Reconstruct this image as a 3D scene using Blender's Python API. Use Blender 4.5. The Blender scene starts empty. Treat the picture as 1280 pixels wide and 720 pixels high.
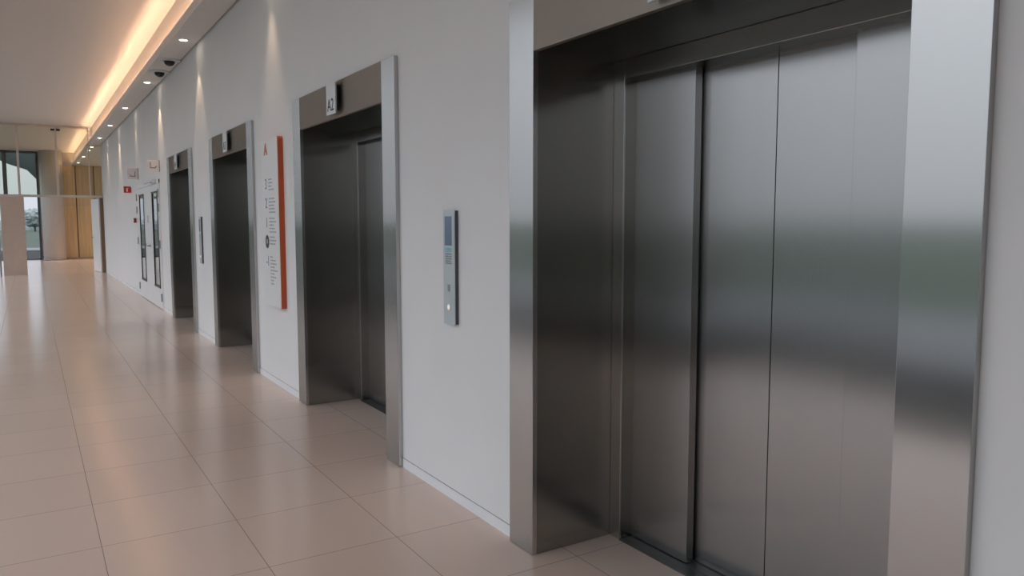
import bpy, bmesh, math, random
from mathutils import Vector, Matrix, noise
random.seed(7)
S = bpy.context.scene
COL = S.collection

# ------------------------------------------------------------------ helpers
class MB:
    """collects primitives, then links them as ONE mesh object"""
    def __init__(self): self.bm = bmesh.new()
    def box(self, x0, x1, y0, y1, z0, z1, bev=0.0, seg=2):
        b = bmesh.new()
        r = bmesh.ops.create_cube(b, size=1.0)
        for v in b.verts:
            v.co = Vector(((x0+x1)/2+v.co.x*(x1-x0), (y0+y1)/2+v.co.y*(y1-y0), (z0+z1)/2+v.co.z*(z1-z0)))
        if bev > 0:
            bmesh.ops.bevel(b, geom=b.edges[:], offset=bev, segments=seg, affect='EDGES', profile=0.5)
        self._merge(b); return self
    def strip(self, x0, x1, a, b):
        z0, z1 = 3.8695, 3.8665
        return self.prism([(x0, z0), (x1, z1), (x1, 3.825), (x0, 3.825)], 'y', a, b)
    def _merge(self, b):
        me = bpy.data.meshes.new('tmp'); b.to_mesh(me); b.free()
        self.bm.from_mesh(me); bpy.data.meshes.remove(me)
    def prism(self, pts, axis, a0, a1, bev=0.0):
        """pts: 2D outline (in the other two axes, cyclic order), extruded along axis from a0 to a1"""
        b = bmesh.new()
        def P(p, a):
            if axis == 'x': return (a, p[0], p[1])
            if axis == 'y': return (p[0], a, p[1])
            return (p[0], p[1], a)
        lo = [b.verts.new(P(p, a0)) for p in pts]; hi = [b.verts.new(P(p, a1)) for p in pts]
        n = len(pts)
        b.faces.new(lo); b.faces.new(hi[::-1])
        for i in range(n): b.faces.new((lo[i], hi[i], hi[(i+1) % n], lo[(i+1) % n]))
        bmesh.ops.recalc_face_normals(b, faces=b.faces[:])
        if bev > 0: bmesh.ops.bevel(b, geom=b.edges[:], offset=bev, segments=2, affect='EDGES', profile=0.5)
        self._merge(b); return self
    def cyl(self, p0, p1, r0, r1=None, seg=32):
        r1 = r0 if r1 is None else r1
        p0 = Vector(p0); p1 = Vector(p1); d = p1-p0
        b = bmesh.new()
        bmesh.ops.create_cone(b, cap_ends=True, segments=seg, radius1=r0, radius2=r1, depth=d.length)
        q = Vector((0, 0, 1)).rotation_difference(d.normalized()).to_matrix().to_4x4()
        bmesh.ops.transform(b, matrix=Matrix.Translation((p0+p1)/2) @ q, verts=b.verts[:])
        self._merge(b); return self
    def lathe(self, prof, seg=32, c=(0, 0, 0)):
        b = bmesh.new(); rings = []
        for r, z in prof:
            if r < 1e-6: rings.append([b.verts.new((c[0], c[1], c[2]+z))])
            else: rings.append([b.verts.new((c[0]+r*math.cos(2*math.pi*k/seg), c[1]+r*math.sin(2*math.pi*k/seg), c[2]+z)) for k in range(seg)])
        for A, B in zip(rings, rings[1:]):
            for k in range(seg):
                k2 = (k+1) % seg
                f = []
                if len(A) == 1: f = [A[0], B[k], B[k2]]
                elif len(B) == 1: f = [A[k], A[k2], B[0]]
                else: f = [A[k], A[k2], B[k2], B[k]]
                b.faces.new(f)
        bmesh.ops.recalc_face_normals(b, faces=b.faces[:])
        for f in b.faces: f.smooth = True
        self._merge(b); return self
    def build(self, name, mat, parent=None):
        me = bpy.data.meshes.new(name); self.bm.to_mesh(me); self.bm.free()
        if mat: me.materials.append(mat)
        o = bpy.data.objects.new(name, me); COL.objects.link(o)
        if parent: o.parent = parent
        return o

def tag(o, label, cat, group=None):
    o['label'] = label; o['category'] = cat
    if group: o['group'] = group
    return o
def thing(name, loc, label, cat, group=None):
    o = bpy.data.objects.new(name, None); COL.objects.link(o)
    o.empty_display_size = 0.1; o.location = loc
    return tag(o, label, cat, group)
def struct(name, mb, mat):
    o = mb.build(name, mat); o['kind'] = 'structure'; return o
def copy_tree(root, loc, label, group=None):
    r = root.copy(); COL.objects.link(r); r.location = loc; r['label'] = label
    if group: r['group'] = group
    for ch in list(root.children):
        c = ch.copy(); COL.objects.link(c); c.parent = r
        for g in list(ch.children):
            d = g.copy(); COL.objects.link(d); d.parent = c
    return r
def text_mesh(txt, size, depth=0.001, bold=0.0):
    cu = bpy.data.curves.new('txt', 'FONT'); cu.body = txt; cu.size = size; cu.extrude = depth; cu.offset = bold
    cu.align_x = 'CENTER'; cu.align_y = 'CENTER'
    o = bpy.data.objects.new('txt', cu); COL.objects.link(o)
    dg = bpy.context.evaluated_depsgraph_get()
    me = bpy.data.meshes.new_from_object(o.evaluated_get(dg))
    bpy.data.objects.remove(o); bpy.data.curves.remove(cu)
    return me
FACE = Matrix(((0, 0, -1, 0), (-1, 0, 0, 0), (0, 1, 0, 0), (0, 0, 0, 1)))    # text x -> -y, y -> z, normal -> -x
FACEY = Matrix(((1, 0, 0, 0), (0, 0, -1, 0), (0, 1, 0, 0), (0, 0, 0, 1)))     # text x -> x, y -> z, normal -> -y
def text_obj(name, txt, size, loc, mat, parent, sx=1.0, M=FACE, depth=0.001, bold=0.0):
    me = text_mesh(txt, size, depth, bold)
    me.transform(Matrix.Diagonal((sx, 1, 1, 1))); me.transform(M); me.transform(Matrix.Translation(loc))
    me.name = name
    me.materials.clear(); me.materials.append(mat)
    o = bpy.data.objects.new(name, me); COL.objects.link(o); o.parent = parent
    return o

# ------------------------------------------------------------------ materials
def new_mat(name):
    m = bpy.data.materials.new(name); m.use_nodes = True
    return m, m.node_tree.nodes, m.node_tree.links, m.node_tree.nodes['Principled BSDF']
def plain(name, col, rough=0.6, metal=0.0, var=0.04, scale=6.0, spec=0.5):
    m, N, L, B = new_mat(name)
    B.inputs['Roughness'].default_value = rough; B.inputs['Metallic'].default_value = metal
    B.inputs['Specular IOR Level'].default_value = spec
    tc = N.new('ShaderNodeTexCoord'); nz = N.new('ShaderNodeTexNoise'); nz.inputs['Scale'].default_value = scale
    nz.inputs['Detail'].default_value = 3
    rp = N.new('ShaderNodeValToRGB')
    c = Vector(col)
    rp.color_ramp.elements[0].position = 0.3; rp.color_ramp.elements[1].position = 0.7
    rp.color_ramp.elements[0].color = (*(c*(1-var)), 1); rp.color_ramp.elements[1].color = (*[min(1, q) for q in c*(1+var)], 1)
    L.new(tc.outputs['Object'], nz.inputs['Vector']); L.new(nz.outputs['Fac'], rp.inputs['Fac']); L.new(rp.outputs['Color'], B.inputs['Base Color'])
    return m
def brushed(name, col, rough, aniso=0.75, vertical=True):
    """stainless steel with a brushed grain; the grain runs up (vertical) or along the wall"""
    m, N, L, B = new_mat(name)
    B.inputs['Metallic'].default_value = 1.0
    B.inputs['Anisotropic'].default_value = aniso
    B.inputs['Specular Tint'].default_value = (0.6, 0.6, 0.58, 1)
    geo = N.new('ShaderNodeNewGeometry'); cr = N.new('ShaderNodeVectorMath'); cr.operation = 'CROSS_PRODUCT'
    cr.inputs[1].default_value = (0.003, 0.01, 1.0)
    L.new(geo.outputs['True Normal'], cr.inputs[0])
    if vertical: T = cr.outputs[0]
    else:
        c2 = N.new('ShaderNodeVectorMath'); c2.operation = 'CROSS_PRODUCT'
        L.new(geo.outputs['True Normal'], c2.inputs[0]); L.new(cr.outputs[0], c2.inputs[1]); T = c2.outputs[0]
    nm = N.new('ShaderNodeVectorMath'); nm.operation = 'NORMALIZE'; L.new(T, nm.inputs[0])
    L.new(nm.outputs[0], B.inputs['Tangent'])
    tc = N.new('ShaderNodeTexCoord'); mp = N.new('ShaderNodeMapping')
    mp.inputs['Scale'].default_value = (220, 220, 0.5) if vertical else (3, 0.5, 220)
    nz = N.new('ShaderNodeTexNoise'); nz.inputs['Scale'].default_value = 1.0; nz.inputs['Detail'].default_value = 2
    L.new(tc.outputs['Object'], mp.inputs['Vector']); L.new(mp.outputs['Vector'], nz.inputs['Vector'])
    rp = N.new('ShaderNodeMapRange'); rp.inputs['To Min'].default_value = rough*0.97; rp.inputs['To Max'].default_value = rough*1.03
    L.new(nz.outputs['Fac'], rp.inputs['Value']); L.new(rp.outputs['Result'], B.inputs['Roughness'])
    cm = N.new('ShaderNodeValToRGB'); c = Vector(col)
    cm.color_ramp.elements[0].color = (*(c*0.985), 1); cm.color_ramp.elements[1].color = (*(c*1.015), 1)
    L.new(nz.outputs['Fac'], cm.inputs['Fac']); L.new(cm.outputs['Color'], B.inputs['Base Color'])
    return m
def emit(name, col, strength):
    m, N, L, B = new_mat(name)
    B.inputs['Base Color'].default_value = (0.8, 0.8, 0.8, 1)
    B.inputs['Emission Color'].default_value = (*col, 1); B.inputs['Emission Strength'].default_value = strength
    return m
def glass(name, tint=(0.93, 0.97, 0.96), ior=1.45, rough=0.0):
    m, N, L, B = new_mat(name); N.remove(B)
    tr = N.new('ShaderNodeBsdfTransparent'); tr.inputs['Color'].default_value = (*tint, 1)
    gl = N.new('ShaderNodeBsdfGlossy'); gl.inputs['Roughness'].default_value = rough; gl.inputs['Color'].default_value = (1, 1, 1, 1)
    fr = N.new('ShaderNodeFresnel'); fr.inputs['IOR'].default_value = ior
    geo = N.new('ShaderNodeNewGeometry'); mt = N.new('ShaderNodeMath'); mt.operation = 'MULTIPLY'
    inv = N.new('ShaderNodeMath'); inv.operation = 'SUBTRACT'; inv.inputs[0].default_value = 1.0
    L.new(geo.outputs['Backfacing'], inv.inputs[1])
    L.new(fr.outputs['Fac'], mt.inputs[0]); L.new(inv.outputs[0], mt.inputs[1])
    mx = N.new('ShaderNodeMixShader'); L.new(mt.outputs[0], mx.inputs['Fac']); L.new(tr.outputs[0], mx.inputs[1]); L.new(gl.outputs[0], mx.inputs[2])
    L.new(mx.outputs[0], N['Material Output'].inputs['Surface'])
    return m
def tile_floor():
    m, N, L, B = new_mat('floor_tiles')
    tc = N.new('ShaderNodeNewGeometry'); sp = N.new('ShaderNodeSeparateXYZ'); L.new(tc.outputs['Position'], sp.inputs[0])
    def M(op, a, b=None):
        n = N.new('ShaderNodeMath'); n.operation = op
        for i, v in ((0, a), (1, b)):
            if v is None: continue
            if isinstance(v, (int, float)): n.inputs[i].default_value = v
            else: L.new(v, n.inputs[i])
        return n.outputs[0]
    tx = M('DIVIDE', M('SUBTRACT', sp.outputs['X'], 0.225), 0.62)
    ty = M('DIVIDE', M('SUBTRACT', sp.outputs['Y'], 4.05), 0.646)
    def edge(t, pitch):
        f = M('FRACT', t); return M('MULTIPLY', M('MINIMUM', f, M('SUBTRACT', 1.0, f)), pitch)
    d = M('MINIMUM', edge(tx, 0.62), edge(ty, 0.646))
    mr = N.new('ShaderNodeMapRange'); mr.inputs['From Min'].default_value = 0.0012; mr.inputs['From Max'].default_value = 0.0024
    L.new(d, mr.inputs['Value'])
    cb = N.new('ShaderNodeCombineXYZ'); L.new(M('FLOOR', tx), cb.inputs[0]); L.new(M('FLOOR', ty), cb.inputs[1])
    wn = N.new('ShaderNodeTexWhiteNoise'); wn.noise_dimensions = '2D'; L.new(cb.outputs[0], wn.inputs['Vector'])
    nz = N.new('ShaderNodeTexNoise'); nz.inputs['Scale'].default_value = 14; nz.inputs['Detail'].default_value = 5
    L.new(tc.outputs['Position'], nz.inputs['Vector'])
    mixv = wn.outputs['Value']
    rp = N.new('ShaderNodeValToRGB')
    rp.color_ramp.elements[0].color = (FLOOR_C[0]*0.985, FLOOR_C[1]*0.985, FLOOR_C[2]*0.985, 1)
    rp.color_ramp.elements[1].color = (FLOOR_C[0]*1.015, FLOOR_C[1]*1.015, FLOOR_C[2]*1.015, 1)
    L.new(mixv, rp.inputs['Fac'])
    mx = N.new('ShaderNodeMix'); mx.data_type = 'RGBA'
    mx.inputs['A'].default_value = (0.30, 0.235, 0.19, 1)
    L.new(mr.outputs['Result'], mx.inputs['Factor']); L.new(rp.outputs['Color'], mx.inputs['B'])
    L.new(mx.outputs['Result'], B.inputs['Base Color'])
    r2 = N.new('ShaderNodeMapRange'); r2.inputs['To Min'].default_value = 0.175; r2.inputs['To Max'].default_value = 0.18
    L.new(nz.outputs['Fac'], r2.inputs['Value']); L.new(r2.outputs['Result'], B.inputs['Roughness'])
    bp = N.new('ShaderNodeBump'); bp.inputs['Strength'].default_value = 0.4; bp.inputs['Distance'].default_value = 0.002
    L.new(mr.outputs['Result'], bp.inputs['Height']); L.new(bp.outputs['Normal'], B.inputs['Normal'])
    return m
def wood(name, c0, c1):
    m, N, L, B = new_mat(name)
    tc = N.new('ShaderNodeTexCoord'); mp = N.new('ShaderNodeMapping'); mp.inputs['Scale'].default_value = (14, 14, 0.7)
    nz = N.new('ShaderNodeTexNoise'); nz.inputs['Scale'].default_value = 1.0; nz.inputs['Detail'].default_value = 4
    rp = N.new('ShaderNodeValToRGB'); rp.color_ramp.elements[0].position = 0.35; rp.color_ramp.elements[1].position = 0.65
    rp.color_ramp.elements[0].color = (*c0, 1); rp.color_ramp.elements[1].color = (*c1, 1)
    L.new(tc.outputs['Object'], mp.inputs['Vector']); L.new(mp.outputs['Vector'], nz.inputs['Vector']); L.new(nz.outputs['Fac'], rp.inputs['Fac'])
    L.new(rp.outputs['Color'], B.inputs['Base Color']); B.inputs['Roughness'].default_value = 0.4
    return m

FLOOR_C = (0.66, 0.52, 0.44)
M_floor = tile_floor()
M_wall = plain('white_wall_paint', (0.80, 0.80, 0.80), 0.75, var=0.012, scale=2.0)
M_ceil = plain('ceiling_paint', (0.80, 0.78, 0.75), 0.85, var=0.01)
M_base = plain('white_baseboard', (0.82, 0.83, 0.85), 0.5, var=0.01)
M_gap = plain('dark_gap', (0.10, 0.10, 0.11), 0.8)
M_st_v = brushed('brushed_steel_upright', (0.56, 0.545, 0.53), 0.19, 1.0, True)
M_st_h_tint = brushed('brushed_steel_level_ceiling_tint', (0.55, 0.50, 0.45), 0.52, 1.0, False)  # base colour warmed to stand in for light from the ceiling
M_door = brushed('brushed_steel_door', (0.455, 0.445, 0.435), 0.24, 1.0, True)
M_jamb_shade = brushed('brushed_steel_jamb_shade', (0.34, 0.325, 0.30), 0.17, 1.0, True)  # same steel darkened, shade of the lift reveal put into its colour
M_sill = brushed('sill_metal', (0.20, 0.20, 0.20), 0.45, 0.3, False)
M_black = plain('black_plastic', (0.012, 0.012, 0.013), 0.25)
M_ink = plain('dark_grey_print', (0.045, 0.045, 0.05), 0.6)
M_inkl = plain('grey_print', (0.22, 0.22, 0.24), 0.6)
M_inkm = plain('mid_grey_print', (0.16, 0.16, 0.17), 0.6)
M_inkp = plain('pale_grey_print', (0.36, 0.36, 0.38), 0.6)
M_white = plain('white_lacquer', (0.80, 0.80, 0.80), 0.35, var=0.01)
M_plate = plain('pale_plate', (0.72, 0.74, 0.75), 0.3, var=0.01)
M_orange = plain('orange_lacquer', (0.52, 0.095, 0.02), 0.4)
M_panel = plain('pale_blue_grey_glass', (0.55, 0.62, 0.64), 0.15, var=0.01)
M_screen = plain('blue_grey_screen', (0.17, 0.23, 0.33), 0.12, var=0.03)
M_teal = plain('turquoise_sticker', (0.22, 0.52, 0.60), 0.5)
M_red = plain('red_sign', (0.58, 0.035, 0.03), 0.4)
M_dred = plain('dark_red_plastic', (0.33, 0.02, 0.035), 0.35)
M_grey = plain('grey_metal', (0.30, 0.30, 0.31), 0.4, 0.6)
M_bronze = plain('dark_bronze', (0.075, 0.065, 0.045), 0.45, 0.3)
M_alu = plain('painted_frame', (0.62, 0.56, 0.51), 0.45, var=0.01)
M_mull = plain('dark_mullion', (0.10, 0.11, 0.12), 0.45, 0.2)
M_beige = plain('beige_panel', (0.52, 0.42, 0.35), 0.55)
M_brown = wood('brown_wood', (0.16, 0.095, 0.055), (0.23, 0.14, 0.085))
M_wood = wood('yellow_wood', (0.70, 0.53, 0.28), (0.84, 0.66, 0.39))
M_woodU = wood('lacquered_yellow_wood', (0.70, 0.53, 0.28), (0.84, 0.66, 0.39))
_b = M_woodU.node_tree.nodes['Principled BSDF']; _b.inputs['Coat Weight'].default_value = 1.0; _b.inputs['Coat IOR'].default_value = 1.9; _b.inputs['Coat Roughness'].default_value = 0.02
M_conc = plain('pale_concrete', (0.56, 0.55, 0.53), 0.5, var=0.03, scale=2)
M_glassF = glass('facade_glass', (0.95, 0.965, 0.97), 1.38)
M_glassP = glass('partition_glass', (0.86, 0.88, 0.83), 1.45)
M_glassD = glass('door_glass', (0.35, 0.37, 0.33), 1.6)
M_led = emit('cove_lamp', (1.0, 0.59, 0.37), 60.0)
M_lens = emit('downlight_lamp', (1.0, 0.86, 0.68), 20.0)
M_btn = emit('lit_button', (1.0, 0.86, 0.74), 0.42)
M_pave = plain('dark_wet_paving', (0.022, 0.0225, 0.023), 0.8, spec=0.15, var=0.15, scale=1.5)
M_path = plain('pale_path', (0.15, 0.155, 0.16), 0.8, var=0.08, scale=2)
M_lawn = plain('lawn_grass', (0.045, 0.064, 0.041), 0.9, var=0.2, scale=0.4)
M_leaf_haze = plain('hazed_tree_foliage', (0.30, 0.33, 0.33), 0.9, var=0.2, scale=3)  # distance haze is mixed into this pale grey leaf colour
M_bark = plain('tree_bark', (0.09, 0.07, 0.055), 0.9, var=0.2)
M_canopy = plain('dark_canopy', (0.055, 0.075, 0.08), 0.5)
M_orangeL = M_orange

# ------------------------------------------------------------------ dimensions
W = 1.938          # face of the lift wall
F = 1.911          # front of the steel frames
G = -1.78          # glazed side
ZC = 4.33          # ceiling
Y0, YP, YE = -8.0, 26.3, 36.5
LIFTS = [2.011, 5.447, 8.98, 12.35]

# ------------------------------------------------------------------ room shell
struct('floor', MB().box(G-0.26, 3.3, Y0-0.2, YE+0.12, -0.30, 0.0), M_floor)
struct('ceiling', MB().box(G-0.26, 3.3, Y0-0.2, YE+0.12, ZC, ZC+0.25), M_ceil)
w = MB()
edges = [Y0]
for c in LIFTS: edges += [c-0.90, c+0.90]
edges.append(YP)
for i in range(0, len(edges), 2): w.box(W, 2.75, edges[i], edges[i+1], 0.0, ZC)
for c in LIFTS: w.box(W, 2.75, c-0.90, c+0.90, 2.335, ZC)
w.box(2.75, 2.95, Y0, YP, 0.0, ZC)
struct('wall_right', w, M_wall)
struct('wall_back', MB().box(G-0.06, 2.95, Y0-0.2, Y0, 0.0, ZC), M_wall)
struct('wall_far_right', MB().box(3.05, 3.25, YP-0.3, YE, 0.0, ZC).box(2.95, 3.05, YP-0.3, YP, 0, ZC), M_wall)
# flush skirting with the dark shadow line above it
bb = MB(); gl = MB()
segs = [(Y0, LIFTS[0]-1.06)]+[(LIFTS[i]+1.06, LIFTS[i+1]-1.06) for i in range(3)]+[(LIFTS[3]+1.06, 14.46), (17.66, YP)]
for a, b in segs:
    bb.box(W-0.004, W, a+0.002, b-0.002, 0.0, 0.058)
    gl.box(W-0.0006, W, a+0.002, b-0.002, 0.058, 0.0605)
struct('baseboard_right', bb, M_base)
struct('trim_1', gl, M_gap)
# dropped soffit with the light trough
soff = [(1.62, 3.81), (1.922, 3.81), (1.922, 3.835), (1.727, 3.835), (1.727, ZC), (1.712, ZC), (1.712, 3.825), (1.632, 3.825), (1.632, 3.92), (1.62, 3.92)]
struct('trim_2', MB().prism(soff, 'y', Y0, YP-0.03).prism(soff, 'y', YP+0.03, YE), M_ceil)
struct('trim_3', MB().box(1.922, 3.05, YP, YE, 3.81, 3.84), M_ceil)     # ceiling of the far lobby, right of the soffit
struct('trim_4', MB().box(1.922, W, Y0, YP, 3.835, 3.85), M_gap)

# LED strip lying in the trough
led = MB(); n = 44
ys = [Y0+0.3+(YP-0.6-Y0)*k/n for k in range(n+1)]
for a, b in zip(ys, ys[1:]):
    o = 0.0012*math.sin((a+b)*0.55)+0.001*math.sin((a+b)*1.37+1)
    led.strip(1.662+o, 1.668+o, a, b)
lo = led.build('cove_light_strip', M_led)
tag(lo, 'warm glowing light strip lying in the ceiling trough above the lift wall', 'light strip')
led = MB(); ys = [YP+0.2+(YE-0.4-YP)*k/10 for k in range(11)]
for a, b in zip(ys, ys[1:]): led.strip(1.662, 1.668, a, b)
lo = led.build('cove_light_strip', M_led)
tag(lo, 'warm glowing light strip in the ceiling trough beyond the glass partition', 'light strip')

# ------------------------------------------------------------------ downlights (lamps) with their beams
def downlight(y, label, first=[None]):
    if first[0] is None:
        t = thing('downlight', (1.752, y, 3.81), label, 'ceiling light', 'round downlights in the soffit')
        MB().lathe([(0.046, 0.004), (0.046, -0.004), (0.056, -0.005), (0.060, -0.002), (0.060, 0.0005)], 40).build('trim_ring', M_white, t)
        MB().lathe([(0.0, -0.0035), (0.046, -0.003), (0.046, 0.001)], 40).build('lens', M_lens, t)
        first[0] = t
    else: t = copy_tree(first[0], (1.752, y, 3.81), label)
    return t
DL = [7.06, 10.54, 14.02, 17.39, 20.74, 23.94, 26.95, 28.3, 31.14, 34.44]
names = ['round downlight in the soffit, above the white and orange floor sign',
         'nearest lit downlight of the soffit row in view, ahead of the dome cameras',
         'lit downlight just past the two dome cameras, in the white soffit',
         'lit downlight in the soffit, second past the dome cameras',
         'lit downlight in the soffit, third past the dome cameras',
         'last lit downlight in the soffit before the glass partition',
         'lit downlight just behind the glass partition, first of the far row',
         'second lit downlight of the row behind the glass partition',
         'third lit downlight of the row behind the glass partition',
         'farthest lit downlight of the row behind the glass partition']
BEAM = [1.0, 0.9, 1.5, 0.5, 1.5, 0.9, 3.0, 4.0, 6.0, 14.0]
for y, nm_, e in zip(DL, names, BEAM):
    downlight(y, nm_)
    la = bpy.data.lights.new('downlight_beam', 'SPOT'); la.energy = 26*e; la.color = (1.0, 0.72, 0.50)
    la.spot_size = math.radians(50); la.spot_blend = 1.0 if y < 8 else 0.4; la.shadow_soft_size = 0.02
    lob = bpy.data.objects.new('downlight_beam', la); COL.objects.link(lob); lob.location = (1.752, y+0.1, 3.80)
    lob.rotation_euler = (0, math.radians(-3.0), 0)

# dome cameras
def dome(y, label, src=None):
    if src: return copy_tree(src, (1.789, y, 3.81), label)
    t = thing('security_camera', (1.789, y, 3.81), label, 'camera', 'dome cameras under the soffit')
    MB().lathe([(0.0, 0.0), (0.15, 0.0), (0.15, -0.012), (0.13, -0.02), (0.075, -0.022), (0.075, -0.012)], 40).build('base', M_plate, t)
    MB().lathe([(0.072, -0.012), (0.07, -0.035), (0.06, -0.058), (0.042, -0.075), (0.02, -0.084), (0.0, -0.086)], 40).build('dome', M_black, t)
    return t
d0 = dome(11.93, 'black dome camera on a pale base, nearer of the pair under the soffit')
dome(12.90, 'black dome camera on a pale base, farther of the pair under the soffit', d0)

# ------------------------------------------------------------------ lift entrances
def lift(yc, label):
    t = thing('elevator_entrance', (F, yc, 0), label, 'elevator', 'lift entrances along the white wall')
    wo, wi, H, Z = 1.058, 0.860, 2.546, 2.293
    for s in (1, -1):
        a, b = sorted((s*wi, s*wo))
        MB().box(0.0, 0.0265, a, b, 0.002, H, 0.0015).build('frame_stile', M_st_v, t)
    MB().box(0.0, 0.0265, -wi+0.0008, wi-0.0008, Z, H, 0.0012).build('frame_header', M_st_h_tint, t)
    for s in (1, -1):
        a, b = sorted((s*wi, s*(wi+0.025)))
        MB().box(0.027, 0.475, a, b, 0.001, Z+0.02).build('side_jamb', M_jamb_shade, t)
    MB().box(0.027, 0.475, -wi, wi, Z, Z+0.025).build('soffit_lining', M_jamb_shade, t)
    c = 0.022
    for s in (1, -1):
        a, b = sorted((c*(1 if s > 0 else 1)+s*0.763, s*(wi-0.001)))
        dj = MB().box(0.459, 0.470, a, b, 0.001, Z-0.001, 0.0012).build('door_jamb', M_st_v, t)
        MB().box(0.471, 0.66, a, b, 0.001, Z-0.001).build('jamb_return', M_jamb_shade, dj)
    MB().box(0.459, 0.66, c-0.762, c+0.762, 2.205, Z-0.001, 0.0012).build('door_header', M_st_v, t)
    sl = MB().box(0.455, 0.70, c-0.762, c+0.762, -0.004, 0.004)
    sl.build('sill', M_sill, t)
    gr = MB()
    for gx in (0.525, 0.585): gr.box(gx, gx+0.006, c-0.75, c+0.75, 0.004, 0.0052)
    gr.build('sill_groove', M_gap, t)
    for a, b, x in ((c+0.388, c+0.764, 0.535), (c+0.003, c+0.408, 0.590), (c-0.408, c-0.001, 0.590), (c-0.764, c-0.370, 0.535)):
        MB().box(x, x+0.042, a, b, 0.008, 2.21, 0.0012).build('door_panel', M_door, t)
    MB().box(0.66, 0.70, c-0.78, c+0.78, 0.0, 2.22).build('shaft_cover', M_gap, t)
    return t
L0 = lift(LIFTS[0], 'nearest steel lift entrance, filling the right foreground with its four door panels')
copy_tree(L0, (F, LIFTS[1], 0), 'brushed steel lift entrance marked A2, second from the foreground')
copy_tree(L0, (F, LIFTS[2], 0), 'steel lift entrance just beyond the white and orange floor sign')
copy_tree(L0, (F, LIFTS[3], 0), 'farthest steel lift entrance, next to the white double door')

def lift_sign(yc, txt, label):
    t = thing('elevator_sign', (F, yc-0.008, 2.42), label, 'sign', 'lift number plates')
    MB().box(-0.022, 0.0, -0.07, 0.07, -0.085, 0.09).build('back_box', M_gap, t)
    MB().box(-0.034, -0.022, -0.096, 0.096, -0.108, 0.112, 0.002).build('face_plate', M_plate, t)
    text_obj('lettering', txt, 0.125, (-0.0345, 0.004, -0.045), M_ink, t, 0.95)
    return t
lift_sign(LIFTS[0], 'A1', 'white number plate on the header of the nearest lift, cut by the picture edge')
lift_sign(LIFTS[1], 'A2', 'white number plate reading A2 on the brown-grey steel header')
lift_sign(LIFTS[2], 'A3', 'white number plate above the lift beyond the orange edged sign')
lift_sign(LIFTS[3], 'A4', 'white number plate above the farthest lift, beside the double door')

# ------------------------------------------------------------------ call panels
def call_panel(yc, label):
    t = thing('elevator_call_panel', (W, yc, 1.30), label, 'call panel', 'lift call panels on the wall')
    MB().box(-0.020, 0.002, -0.0615, 0.060, -0.305, 0.305).build('back_box', M_gap, t)
    MB().box(-0.026, -0.020, -0.064, 0.064, -0.31, 0.31, 0.0015).build('front_plate', M_panel, t)
    MB().box(-0.0268, -0.026, -0.035, 0.046, 0.118, 0.275).build('display_screen', M_screen, t)
    st = MB().box(-0.0266, -0.026, -0.032, 0.042, 0.083, 0.106).build('sticker', M_teal, t)
    text_obj('sticker_symbol', '(i)', 0.022, (-0.0268, 0.005, 0.095), M_panel, st)
    ln = MB(); random.seed(3)
    for k in range(5):
        z = 0.072-k*0.0125
        y = 0.038
        while y > -0.024:
            wd = random.uniform(0.010, 0.022); ln.box(-0.0266, -0.026, max(-0.032, y-wd), y, z-0.0035, z+0.0035); y -= wd+0.004
    ln.build('notice_text', M_inkl, t)
    kh = MB().box(-0.0272, -0.026, -0.014, 0.014, -0.130, -0.093, 0.0004)
    kh.build('key_switch', M_grey, t)
    b = MB().cyl((-0.0262, 0, -0.215), (-0.029, 0, -0.215), 0.019).build('button', M_plate, t)
    MB().cyl((-0.029, 0, -0.215), (-0.0305, 0, -0.215), 0.012).build('button_light', M_btn, b)
    return t
call_panel(3.690, 'tall pale call panel with small screen, between the two nearest lifts')
call_panel(10.80, 'slim call panel on the wall between the two farthest lifts')

# ------------------------------------------------------------------ floor directory sign
t = thing('directory_sign', (W, 7.175, 1.53), 'tall white floor directory sign with an orange side edge, between two lifts', 'sign')
def rr(y0, y1, z0, z1, r, n=6):
    pts = []
    for cy, cz, a0 in ((y1-r, z1-r, 0), (y0+r, z1-r, 90), (y0+r, z0+r, 180), (y1-r, z0+r, 270)):
        for k in range(n+1):
            a = math.radians(a0+90*k/n); pts.append((cy+r*math.cos(a), cz+r*math.sin(a)))
    return pts
MB().prism(rr(-0.275, 0.275, -0.77, 0.77, 0.03), 'x', -0.048, 0.0).build('body', M_orange, t)['label'] = 'orange sign body showing as the side edge'
MB().prism(rr(-0.273, 0.273, -0.768, 0.768, 0.029), 'x', -0.052, -0.048).build('front_panel', M_white, t)
text_obj('logo_letter', 'A', 0.13, (-0.0525, 0.115, 0.675), M_orange, t, 1.1, bold=0.010)['label'] = 'orange letter A'
random.seed(11)
for zz, d, nl in ((0.355, '3', 4), (0.18, '2', 5), (0.0, '1', 5), (-0.172, '0', 3), (-0.355, '-1', 9)):
    if d == '0':
        dk = MB().cyl((-0.052, 0.135, zz), (-0.0535, 0.135, zz), 0.062).build('floor_disc', M_ink, t)
        text_obj('floor_number', '0', 0.065, (-0.054, 0.135, zz), M_white, dk)
    else: text_obj('floor_number', d, 0.135, (-0.0525, 0.135, zz), M_inkm, t)
    ln = MB(); top = zz+0.045
    for k in range(nl):
        z = top-k*0.031; y = 0.045; end = random.choice((-0.10, -0.13, -0.16, -0.06))
        if k == 0 and d == '-1': end = -0.02
        while y > end:
            wd = random.uniform(0.018, 0.05); ln.box(-0.0528, -0.052, y-wd, y, z-0.006, z+0.006); y -= wd+0.012
    ln.build('text_lines', M_inkp, t)

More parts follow.
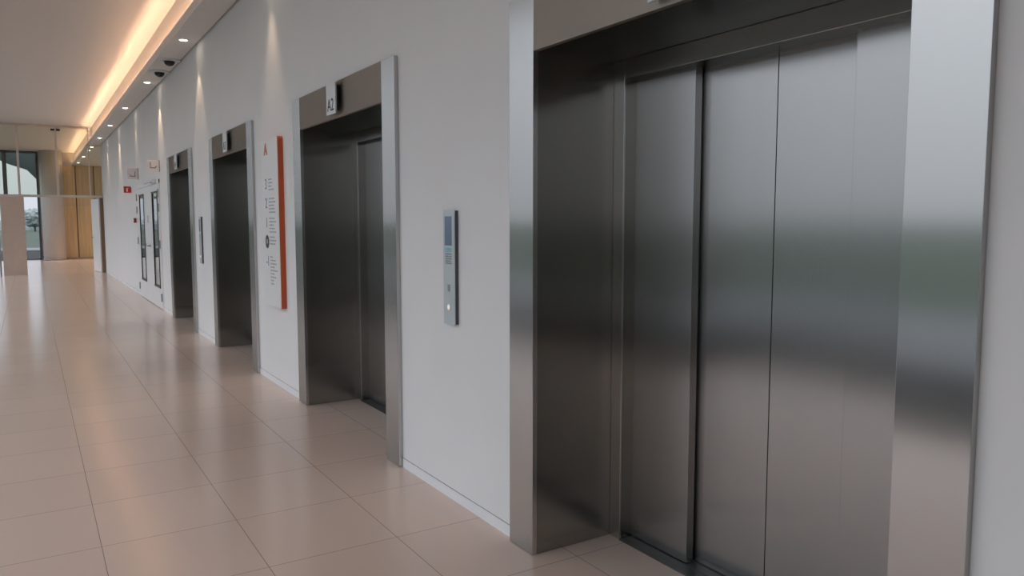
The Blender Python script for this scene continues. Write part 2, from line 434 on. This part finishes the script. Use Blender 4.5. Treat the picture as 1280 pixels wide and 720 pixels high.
# ------------------------------------------------------------------ white double door past the last lift
def leaf(name, ya, yb, pa, pb, handle_y, hinge_y, dirn):
    """leaf between ya and yb, glass slot pa..pb; front face 12 mm proud of the wall"""
    d = MB(); x0, x1 = W-0.018, W-0.001
    d.box(x0, x1, ya, pa, 0.012, 2.20).box(x0, x1, pb, yb, 0.012, 2.20).box(x0, x1, pa, pb, 0.012, 0.37).box(x0, x1, pa, pb, 2.075, 2.20)
    o = struct(name, d, M_white)
    fr = MB(); fx = W-0.030
    fr.box(fx, W-0.002, pa, pa+0.03, 0.37, 2.075).box(fx+0.008, W-0.002, pb-0.022, pb, 0.37, 2.075).box(fx, W-0.002, pa, pb, 0.37, 0.40).box(fx, W-0.002, pa, pb, 2.05, 2.075)
    fr.build('glazing_bead', M_bronze, o)
    MB().box(W-0.012, W-0.004, pa+0.03, pb-0.022, 0.40, 2.05).build('glass_pane', M_glassD, o)
    h = MB().cyl((W-0.018, handle_y, 1.09), (W-0.075, handle_y, 1.09), 0.011, seg=16)
    h.cyl((W-0.07, handle_y, 1.09), (W-0.07, handle_y+dirn*0.14, 1.09), 0.011, seg=16)
    h.cyl((W-0.018, handle_y, 1.09), (W-0.024, handle_y, 1.09), 0.03, seg=24)
    h.build('lever_handle', M_grey, o)
    for hz in (0.22, 1.15, 1.78, 2.03):
        MB().cyl((W-0.03, hinge_y, hz-0.07), (W-0.03, hinge_y, hz+0.07), 0.010, seg=12).build('hinge', M_grey, o)
    return o
dA = leaf('door_1', 16.235, 17.60, 16.52, 17.25, 16.42, 17.60, 1)
dB = leaf('door_2', 14.52, 16.225, 14.66, 15.39, 15.80, 14.52, -1)
MB().box(W-0.022, W-0.018, 15.93, 16.08, 1.52, 1.66, 0.0005).build('notice_plate', plain('grey_blue_plate', (0.42, 0.48, 0.50), 0.4), dB)
fr = MB().box(W-0.012, W-0.0005, 14.46, 14.515, 0.0, 2.27).box(W-0.012, W-0.0005, 17.605, 17.66, 0.0, 2.27).box(W-0.012, W-0.0005, 14.46, 17.66, 2.207, 2.27)
struct('trim_5', fr, M_base)
cl = tag(MB().box(W-0.085, W-0.013, 14.78, 15.12, 2.215, 2.275, 0.006).build('door_closer', M_plate), 'pale box door closer above the right leaf of the double door', 'door closer')
MB().box(W-0.10, W-0.087, 14.80, 14.86, 2.222, 2.236).build('arm_pivot', M_grey, cl)
MB().box(W-0.098, W-0.088, 14.86, 15.75, 2.225, 2.234).build('closer_arm', M_grey, cl)

# projecting signs
def flag_sign(name, y, xa, za, w_, h_, label, mirrored):
    t = thing(name, (W, y, za), label, 'sign', 'small signs projecting above the double door')
    MB().box(xa-W, -0.012, -0.006, 0.006, 0, h_, 0.001).build('plate', M_signpl, t)
    MB().box(-0.012, 0.0, -0.012, 0.012, -0.004, h_+0.004).build('wall_bracket', M_grey, t)
    s = -1 if mirrored else 1
    cx = (xa-W)/2-0.006
    ar = MB()
    ar.box(cx-s*0.045-0.006, cx-s*0.045+0.006, -0.0072, -0.006, 0.05, 0.155)
    ar.prism([(cx-s*0.05, 0.05), (cx+s*0.03, 0.05), (cx+s*0.055, 0.085), (cx+s*0.045, 0.092), (cx+s*0.022, 0.064), (cx-s*0.05, 0.064)], 'y', -0.0072, -0.006)
    ar.build('pictogram', M_inkl, t)
    return t
M_signpl = plain('pale_pink_sign', (0.86, 0.79, 0.77), 0.4)
flag_sign('projecting_sign', 17.35, 1.733, 2.395, .20, .22, 'pale square sign projecting from the wall, farther of two by the double door', True)
flag_sign('projecting_sign', 14.37, 1.750, 2.393, .18, .187, 'pale square sign projecting from the wall, nearer of two by the double door', False)
t = thing('fire_extinguisher_sign', (W, 18.75, 2.166), 'small red square sign projecting from the wall beyond the double door', 'sign')
MB().box(-0.148, -0.006, -0.005, 0.005, 0, 0.139, 0.001).build('plate', M_red, t)
MB().box(-0.006, 0.0, -0.012, 0.012, 0.0, 0.125).build('wall_bracket', M_red, t)
ex = MB().box(-0.095, -0.070, -0.0062, -0.005, 0.025, 0.085).box(-0.088, -0.077, -0.0062, -0.005, 0.085, 0.10).box(-0.077, -0.055, -0.0062, -0.005, 0.092, 0.10)
ex.build('pictogram', M_signpl, t)
t = thing('fire_alarm_button', (W, 17.78, 1.515), 'small dark red alarm box on the wall left of the double door', 'alarm button')
MB().box(-0.030, 0.003, -0.05, 0.05, 0.0, 0.10, 0.003).build('back_box', M_white, t)
bx = MB().box(-0.080, -0.030, -0.05, 0.05, 0.0, 0.10, 0.004).build('housing', M_dred, t)
MB().box(-0.0815, -0.080, -0.032, 0.032, 0.02, 0.08).build('press_plate', M_white, bx)

# ------------------------------------------------------------------ glazed side of the corridor
struct('wall_left', MB().box(G-0.06, G+0.06, Y0, -2.2, 0.0, ZC), M_beige)
ym = [-2.2, -0.3]+[1.6+2.94*k for k in range(13)]
ym = [y for y in ym if y < YE-0.5]+[YE]
for i in range(len(ym)-1):
    a, b = ym[i], ym[i+1]
    m = MB()
    m.box(G-0.24, G+0.05, a, a+0.03, 0, ZC).box(G-0.24, G+0.05, b-0.03, b, 0, ZC)
    m.box(G-0.05, G+0.05, a+0.03, b-0.03, 0.0, 0.05).box(G-0.05, G+0.05, a+0.03, b-0.03, ZC-0.06, ZC)
    o = struct('window_%d' % (i+1), m, M_mull)
    MB().box(G-0.006, G+0.006, a+0.03, b-0.03, 0.05, ZC-0.06).build('glass_pane', M_glassF, o)

# ------------------------------------------------------------------ glass partition across the corridor
t = thing('glass_partition', (0, YP, 0), 'glass partition across the far end of the corridor with pale frame and open doorway', 'partition')
fm = MB()
fm.box(G+0.06, 1.60, -0.03, 0.03, 4.27, ZC-0.002).build('top_rail', M_alu, t)
MB().box(G+0.06, W-0.002, -0.035, 0.035, 2.245, 2.315).build('transom', M_alu, t)
ux = [G+0.06, -1.12, -0.17, 0.785, 1.66]
for x in ux[1:4]: MB().box(x-0.03, x+0.03, -0.03, 0.03, 2.315, 4.27).build('mullion', M_alu, t)
MB().box(1.60, 1.63, -0.03, 0.03, 2.315, ZC-0.002).build('mullion', M_alu, t)
for a, b in ((ux[0], -1.15), (-1.09, -0.20), (-0.14, 0.755), (0.815, 1.60)):
    MB().box(a, b, -0.006, 0.006, 2.315, 4.27).build('glass_pane', M_glassP, t)
MB().box(1.63, W-0.002, -0.006, 0.006, 2.315, 3.808).build('glass_pane', M_glassP, t)
MB().box(G+0.06, -0.74, -0.006, 0.006, 0.03, 2.245).build('glass_pane', M_glassF, t)
MB().box(-0.74, -0.70, -0.02, 0.02, 0.0, 2.245).build('door_post', M_grey, t)
MB().box(-0.655, -0.08, -0.07, 0.07, 0.0, 2.245, 0.003).build('solid_panel', M_beige, t)['label'] = 'beige solid panel'
MB().box(1.845, W-0.006, -0.10, 0.05, 0.0, 2.245, 0.003).build('door_jamb', M_brown, t)['label'] = 'brown timber jamb'
for x in (0.715, 0.855): MB().box(x-0.05, x+0.05, -0.07, -0.03, 4.17, 4.225, 0.004).build('clamp', M_black, t)
# open white leaf
hx, hy = 1.840, YP+0.06
ang = math.radians(82)
ux_, uy_ = -math.cos(ang), math.sin(ang)
nx_, ny_ = uy_, -ux_
def lp(s, o): return (hx+ux_*s+nx_*o, hy+uy_*s+ny_*o)
d3 = struct('door_3', MB().prism([lp(0, -0.02), lp(1.0, -0.02), lp(1.0, 0.02), lp(0, 0.02)], 'z', 0.01, 2.22), M_white)
p0 = lp(0.9, -0.02); p1 = lp(0.9, -0.07); p2 = lp(0.77, -0.07)
MB().cyl((*p0, 1.05), (*p1, 1.05), 0.011, seg=16).cyl((*p1, 1.05), (*p2, 1.05), 0.011, seg=16).build('lever_handle', M_grey, d3)

# ------------------------------------------------------------------ far lobby
wx0, wx1 = 1.22, 3.05
pn = thing('wood_panel_wall', (0, YE, 0), 'yellow wooden panelling at the far end behind the doorway', 'panelling')
for a, b in ((wx0, 1.70), (1.74, 2.36), (2.40, wx1)):
    MB().box(a, b, -0.06, 0.0, 0.06, 2.10).build('panel', M_wood, pn)
    MB().box(a, b, -0.06, 0.0, 2.17, 3.80).build('panel', M_woodU, pn)
MB().box(wx0, wx1, -0.075, 0.0, 0.0, 0.06).build('plinth', M_beige, pn)
MB().box(wx0, wx1, -0.075, 0.0, 2.10, 2.17).build('rail', M_wood, pn)
for x in (1.70, 2.36): MB().box(x, x+0.04, -0.085, 0.0, 0.06, 3.80).build('post', M_brown, pn)
MB().box(wx0-0.05, wx0, -0.085, 0.0, 0.0, 3.80).build('post', M_brown, pn)
struct('wall_far', MB().box(0.42, 3.25, YE, YE+0.12, 0.0, ZC), M_conc)
cp = thing('round_column', (0.86, YE-0.62, 0), 'pale round column between the far window and the wooden panelling', 'column')
MB().lathe([(0.0, 0.0), (0.40, 0.0), (0.40, ZC-0.001), (0.0, ZC-0.001)], 48).build('shaft', M_conc, cp)
MB().lathe([(0.40, 0.0), (0.415, 0.0), (0.415, 0.06), (0.40, 0.06)], 48).build('base_ring', M_grey, cp)
xs_ = [G+0.06, -0.70, 0.42]
for i in range(2):
    a, b = xs_[i], xs_[i+1]
    m = MB().box(a, a+0.07, YE-0.05, YE+0.07, 0, ZC).box(b-0.07, b, YE-0.05, YE+0.07, 0, ZC).box(a, b, YE-0.05, YE+0.07, 0, 0.05).box(a, b, YE-0.05, YE+0.07, ZC-0.08, ZC)
    o = struct('window_%d' % (len(ym)+i), m, M_mull)
    MB().box(a+0.07, b-0.07, YE+0.0, YE+0.012, 0.05, ZC-0.08).build('glass_pane', M_glassF, o)
ds = thing('door_stop', (0.46, YE-0.25, 0), 'small black door stop on the floor beside the far window', 'door stop')
MB().lathe([(0.0, 0.0), (0.07, 0.0), (0.07, 0.05), (0.05, 0.09), (0.0, 0.1)], 24).build('body', M_black, ds)
MB().lathe([(0.0, 0.1), (0.03, 0.1), (0.03, 0.14), (0.0, 0.145)], 24).build('knob', M_black, ds)

# ------------------------------------------------------------------ outdoors
struct('ground', MB().box(-400, 400, -300, 500, -0.6, -0.16), M_lawn)
struct('ground_terrace', MB().box(-4.6, G-0.26, -60, 50.5, -0.158, -0.06).box(G-0.26, 60, YE+0.12, 50.5, -0.158, -0.06), M_pave)
struct('ground_path', MB().box(-9.5, -4.6, -60, 55.5, -0.158, -0.07).box(-4.6, 60, 50.5, 55.5, -0.158, -0.07), M_path)
cn = thing('entrance_canopy', (0, YE+1.6, 0), 'dark sloping canopy outside the far window', 'canopy')
MB().prism([(-2.2, 4.9), (-2.2, 4.28), (-1.0, 4.12), (-0.6, 3.92), (0.05, 3.70), (0.44, 3.24), (0.62, 3.24), (0.62, 4.9)], 'y', 0.0, 0.4).build('fascia', M_canopy, cn)
MB().box(0.44, 0.62, 0.05, 0.35, -0.06, 3.24).build('post', M_canopy, cn)
def tree(x, y, h, r, label):
    t = thing('tree', (x, y, -0.16), label, 'tree', 'trees across the lawn')
    MB().cyl((0, 0, 0), (0, 0, h*0.55), 0.14, 0.08, 12).build('trunk', M_bark, t)
    b = bmesh.new(); bmesh.ops.create_icosphere(b, subdivisions=4, radius=1.0)
    for v in b.verts:
        k = 1+0.30*noise.noise(v.co*2.1+Vector((x, y, 0)))+0.16*noise.noise(v.co*6+Vector((y, x, 0)))
        v.co = Vector((v.co.x*r*k, v.co.y*r*k, h*0.62+v.co.z*h*0.40*k))
    mb = MB(); mb._merge(b); mb.build('crown', M_leaf_haze, t)
tree(0.9, 150, 3.7, 1.5, 'haze-paled tree beyond the lawn, seen through the far window at right')
tree(-1.4, 162, 3.7, 2.0, 'lower haze-paled tree beyond the lawn, seen through the far window at left')
hd = MB()
b = bmesh.new(); bmesh.ops.create_grid(b, x_segments=160, y_segments=6, size=1.0)
for v in b.verts:
    ph = (v.co.y+1)/2*math.pi; X = v.co.x*60
    k = 1+0.25*noise.noise(Vector((X*0.5, v.co.y*2, 0)))
    v.co = Vector((X, -math.cos(ph)*1.5*k, math.sin(ph)*2.1*k))
hd._merge(b); h_ = hd.build('hedge', M_leaf_haze); h_.location = (0, 172, -0.2)
tag(h_, 'long low hedge at the far side of the lawn', 'hedge')

# ------------------------------------------------------------------ sky (bright overcast) and camera
wd = bpy.data.worlds.new('overcast_sky'); S.world = wd; wd.use_nodes = True
N, L = wd.node_tree.nodes, wd.node_tree.links
bg = N['Background']; tc = N.new('ShaderNodeTexCoord'); sp = N.new('ShaderNodeSeparateXYZ'); L.new(tc.outputs['Generated'], sp.inputs[0])
rp = N.new('ShaderNodeValToRGB'); e = rp.color_ramp.elements
e[0].position = 0.0; e[0].color = (0.78, 0.82, 0.89, 1); e[1].position = 1.0; e[1].color = (0.87, 0.93, 1.02, 1)
mr = N.new('ShaderNodeMapRange'); mr.inputs['To Min'].default_value = 0.95; mr.inputs['To Max'].default_value = 2.8
L.new(sp.outputs['Z'], rp.inputs['Fac']); L.new(sp.outputs['Z'], mr.inputs['Value'])
L.new(rp.outputs['Color'], bg.inputs['Color']); L.new(mr.outputs['Result'], bg.inputs['Strength'])

cd = bpy.data.cameras.new('camera'); co = bpy.data.objects.new('camera', cd); COL.objects.link(co)
f, pi_, ya, ro = 960.3274, -0.0871, 0.5602, -0.0006
cd.sensor_fit = 'HORIZONTAL'; cd.sensor_width = 36.0; cd.lens = f/1280*36.0
cd.clip_start = 0.05; cd.clip_end = 2000
fw = Vector((math.sin(ya)*math.cos(pi_), math.cos(ya)*math.cos(pi_), math.sin(pi_)))
r = fw.cross(Vector((0, 0, 1))).normalized(); u = r.cross(fw)
r2 = r*math.cos(ro)+u*math.sin(ro); u2 = -r*math.sin(ro)+u*math.cos(ro)
R = Matrix((r2, u2, -fw)).transposed().to_4x4()
co.matrix_world = Matrix.Translation((0, 0, 1.55)) @ R
S.camera = co

S.view_settings.view_transform = 'Standard'; S.view_settings.look = 'None'
S.view_settings.gamma = 1.0; S.view_settings.use_curve_mapping = False
S.view_settings.exposure = 0.0
cy = S.cycles
cy.use_denoising = True; cy.denoising_prefilter = 'ACCURATE'; cy.max_bounces = 12; cy.diffuse_bounces = 6; cy.glossy_bounces = 6; cy.transparent_max_bounces = 16
cy.sample_clamp_indirect = 6.0; cy.caustics_reflective = False
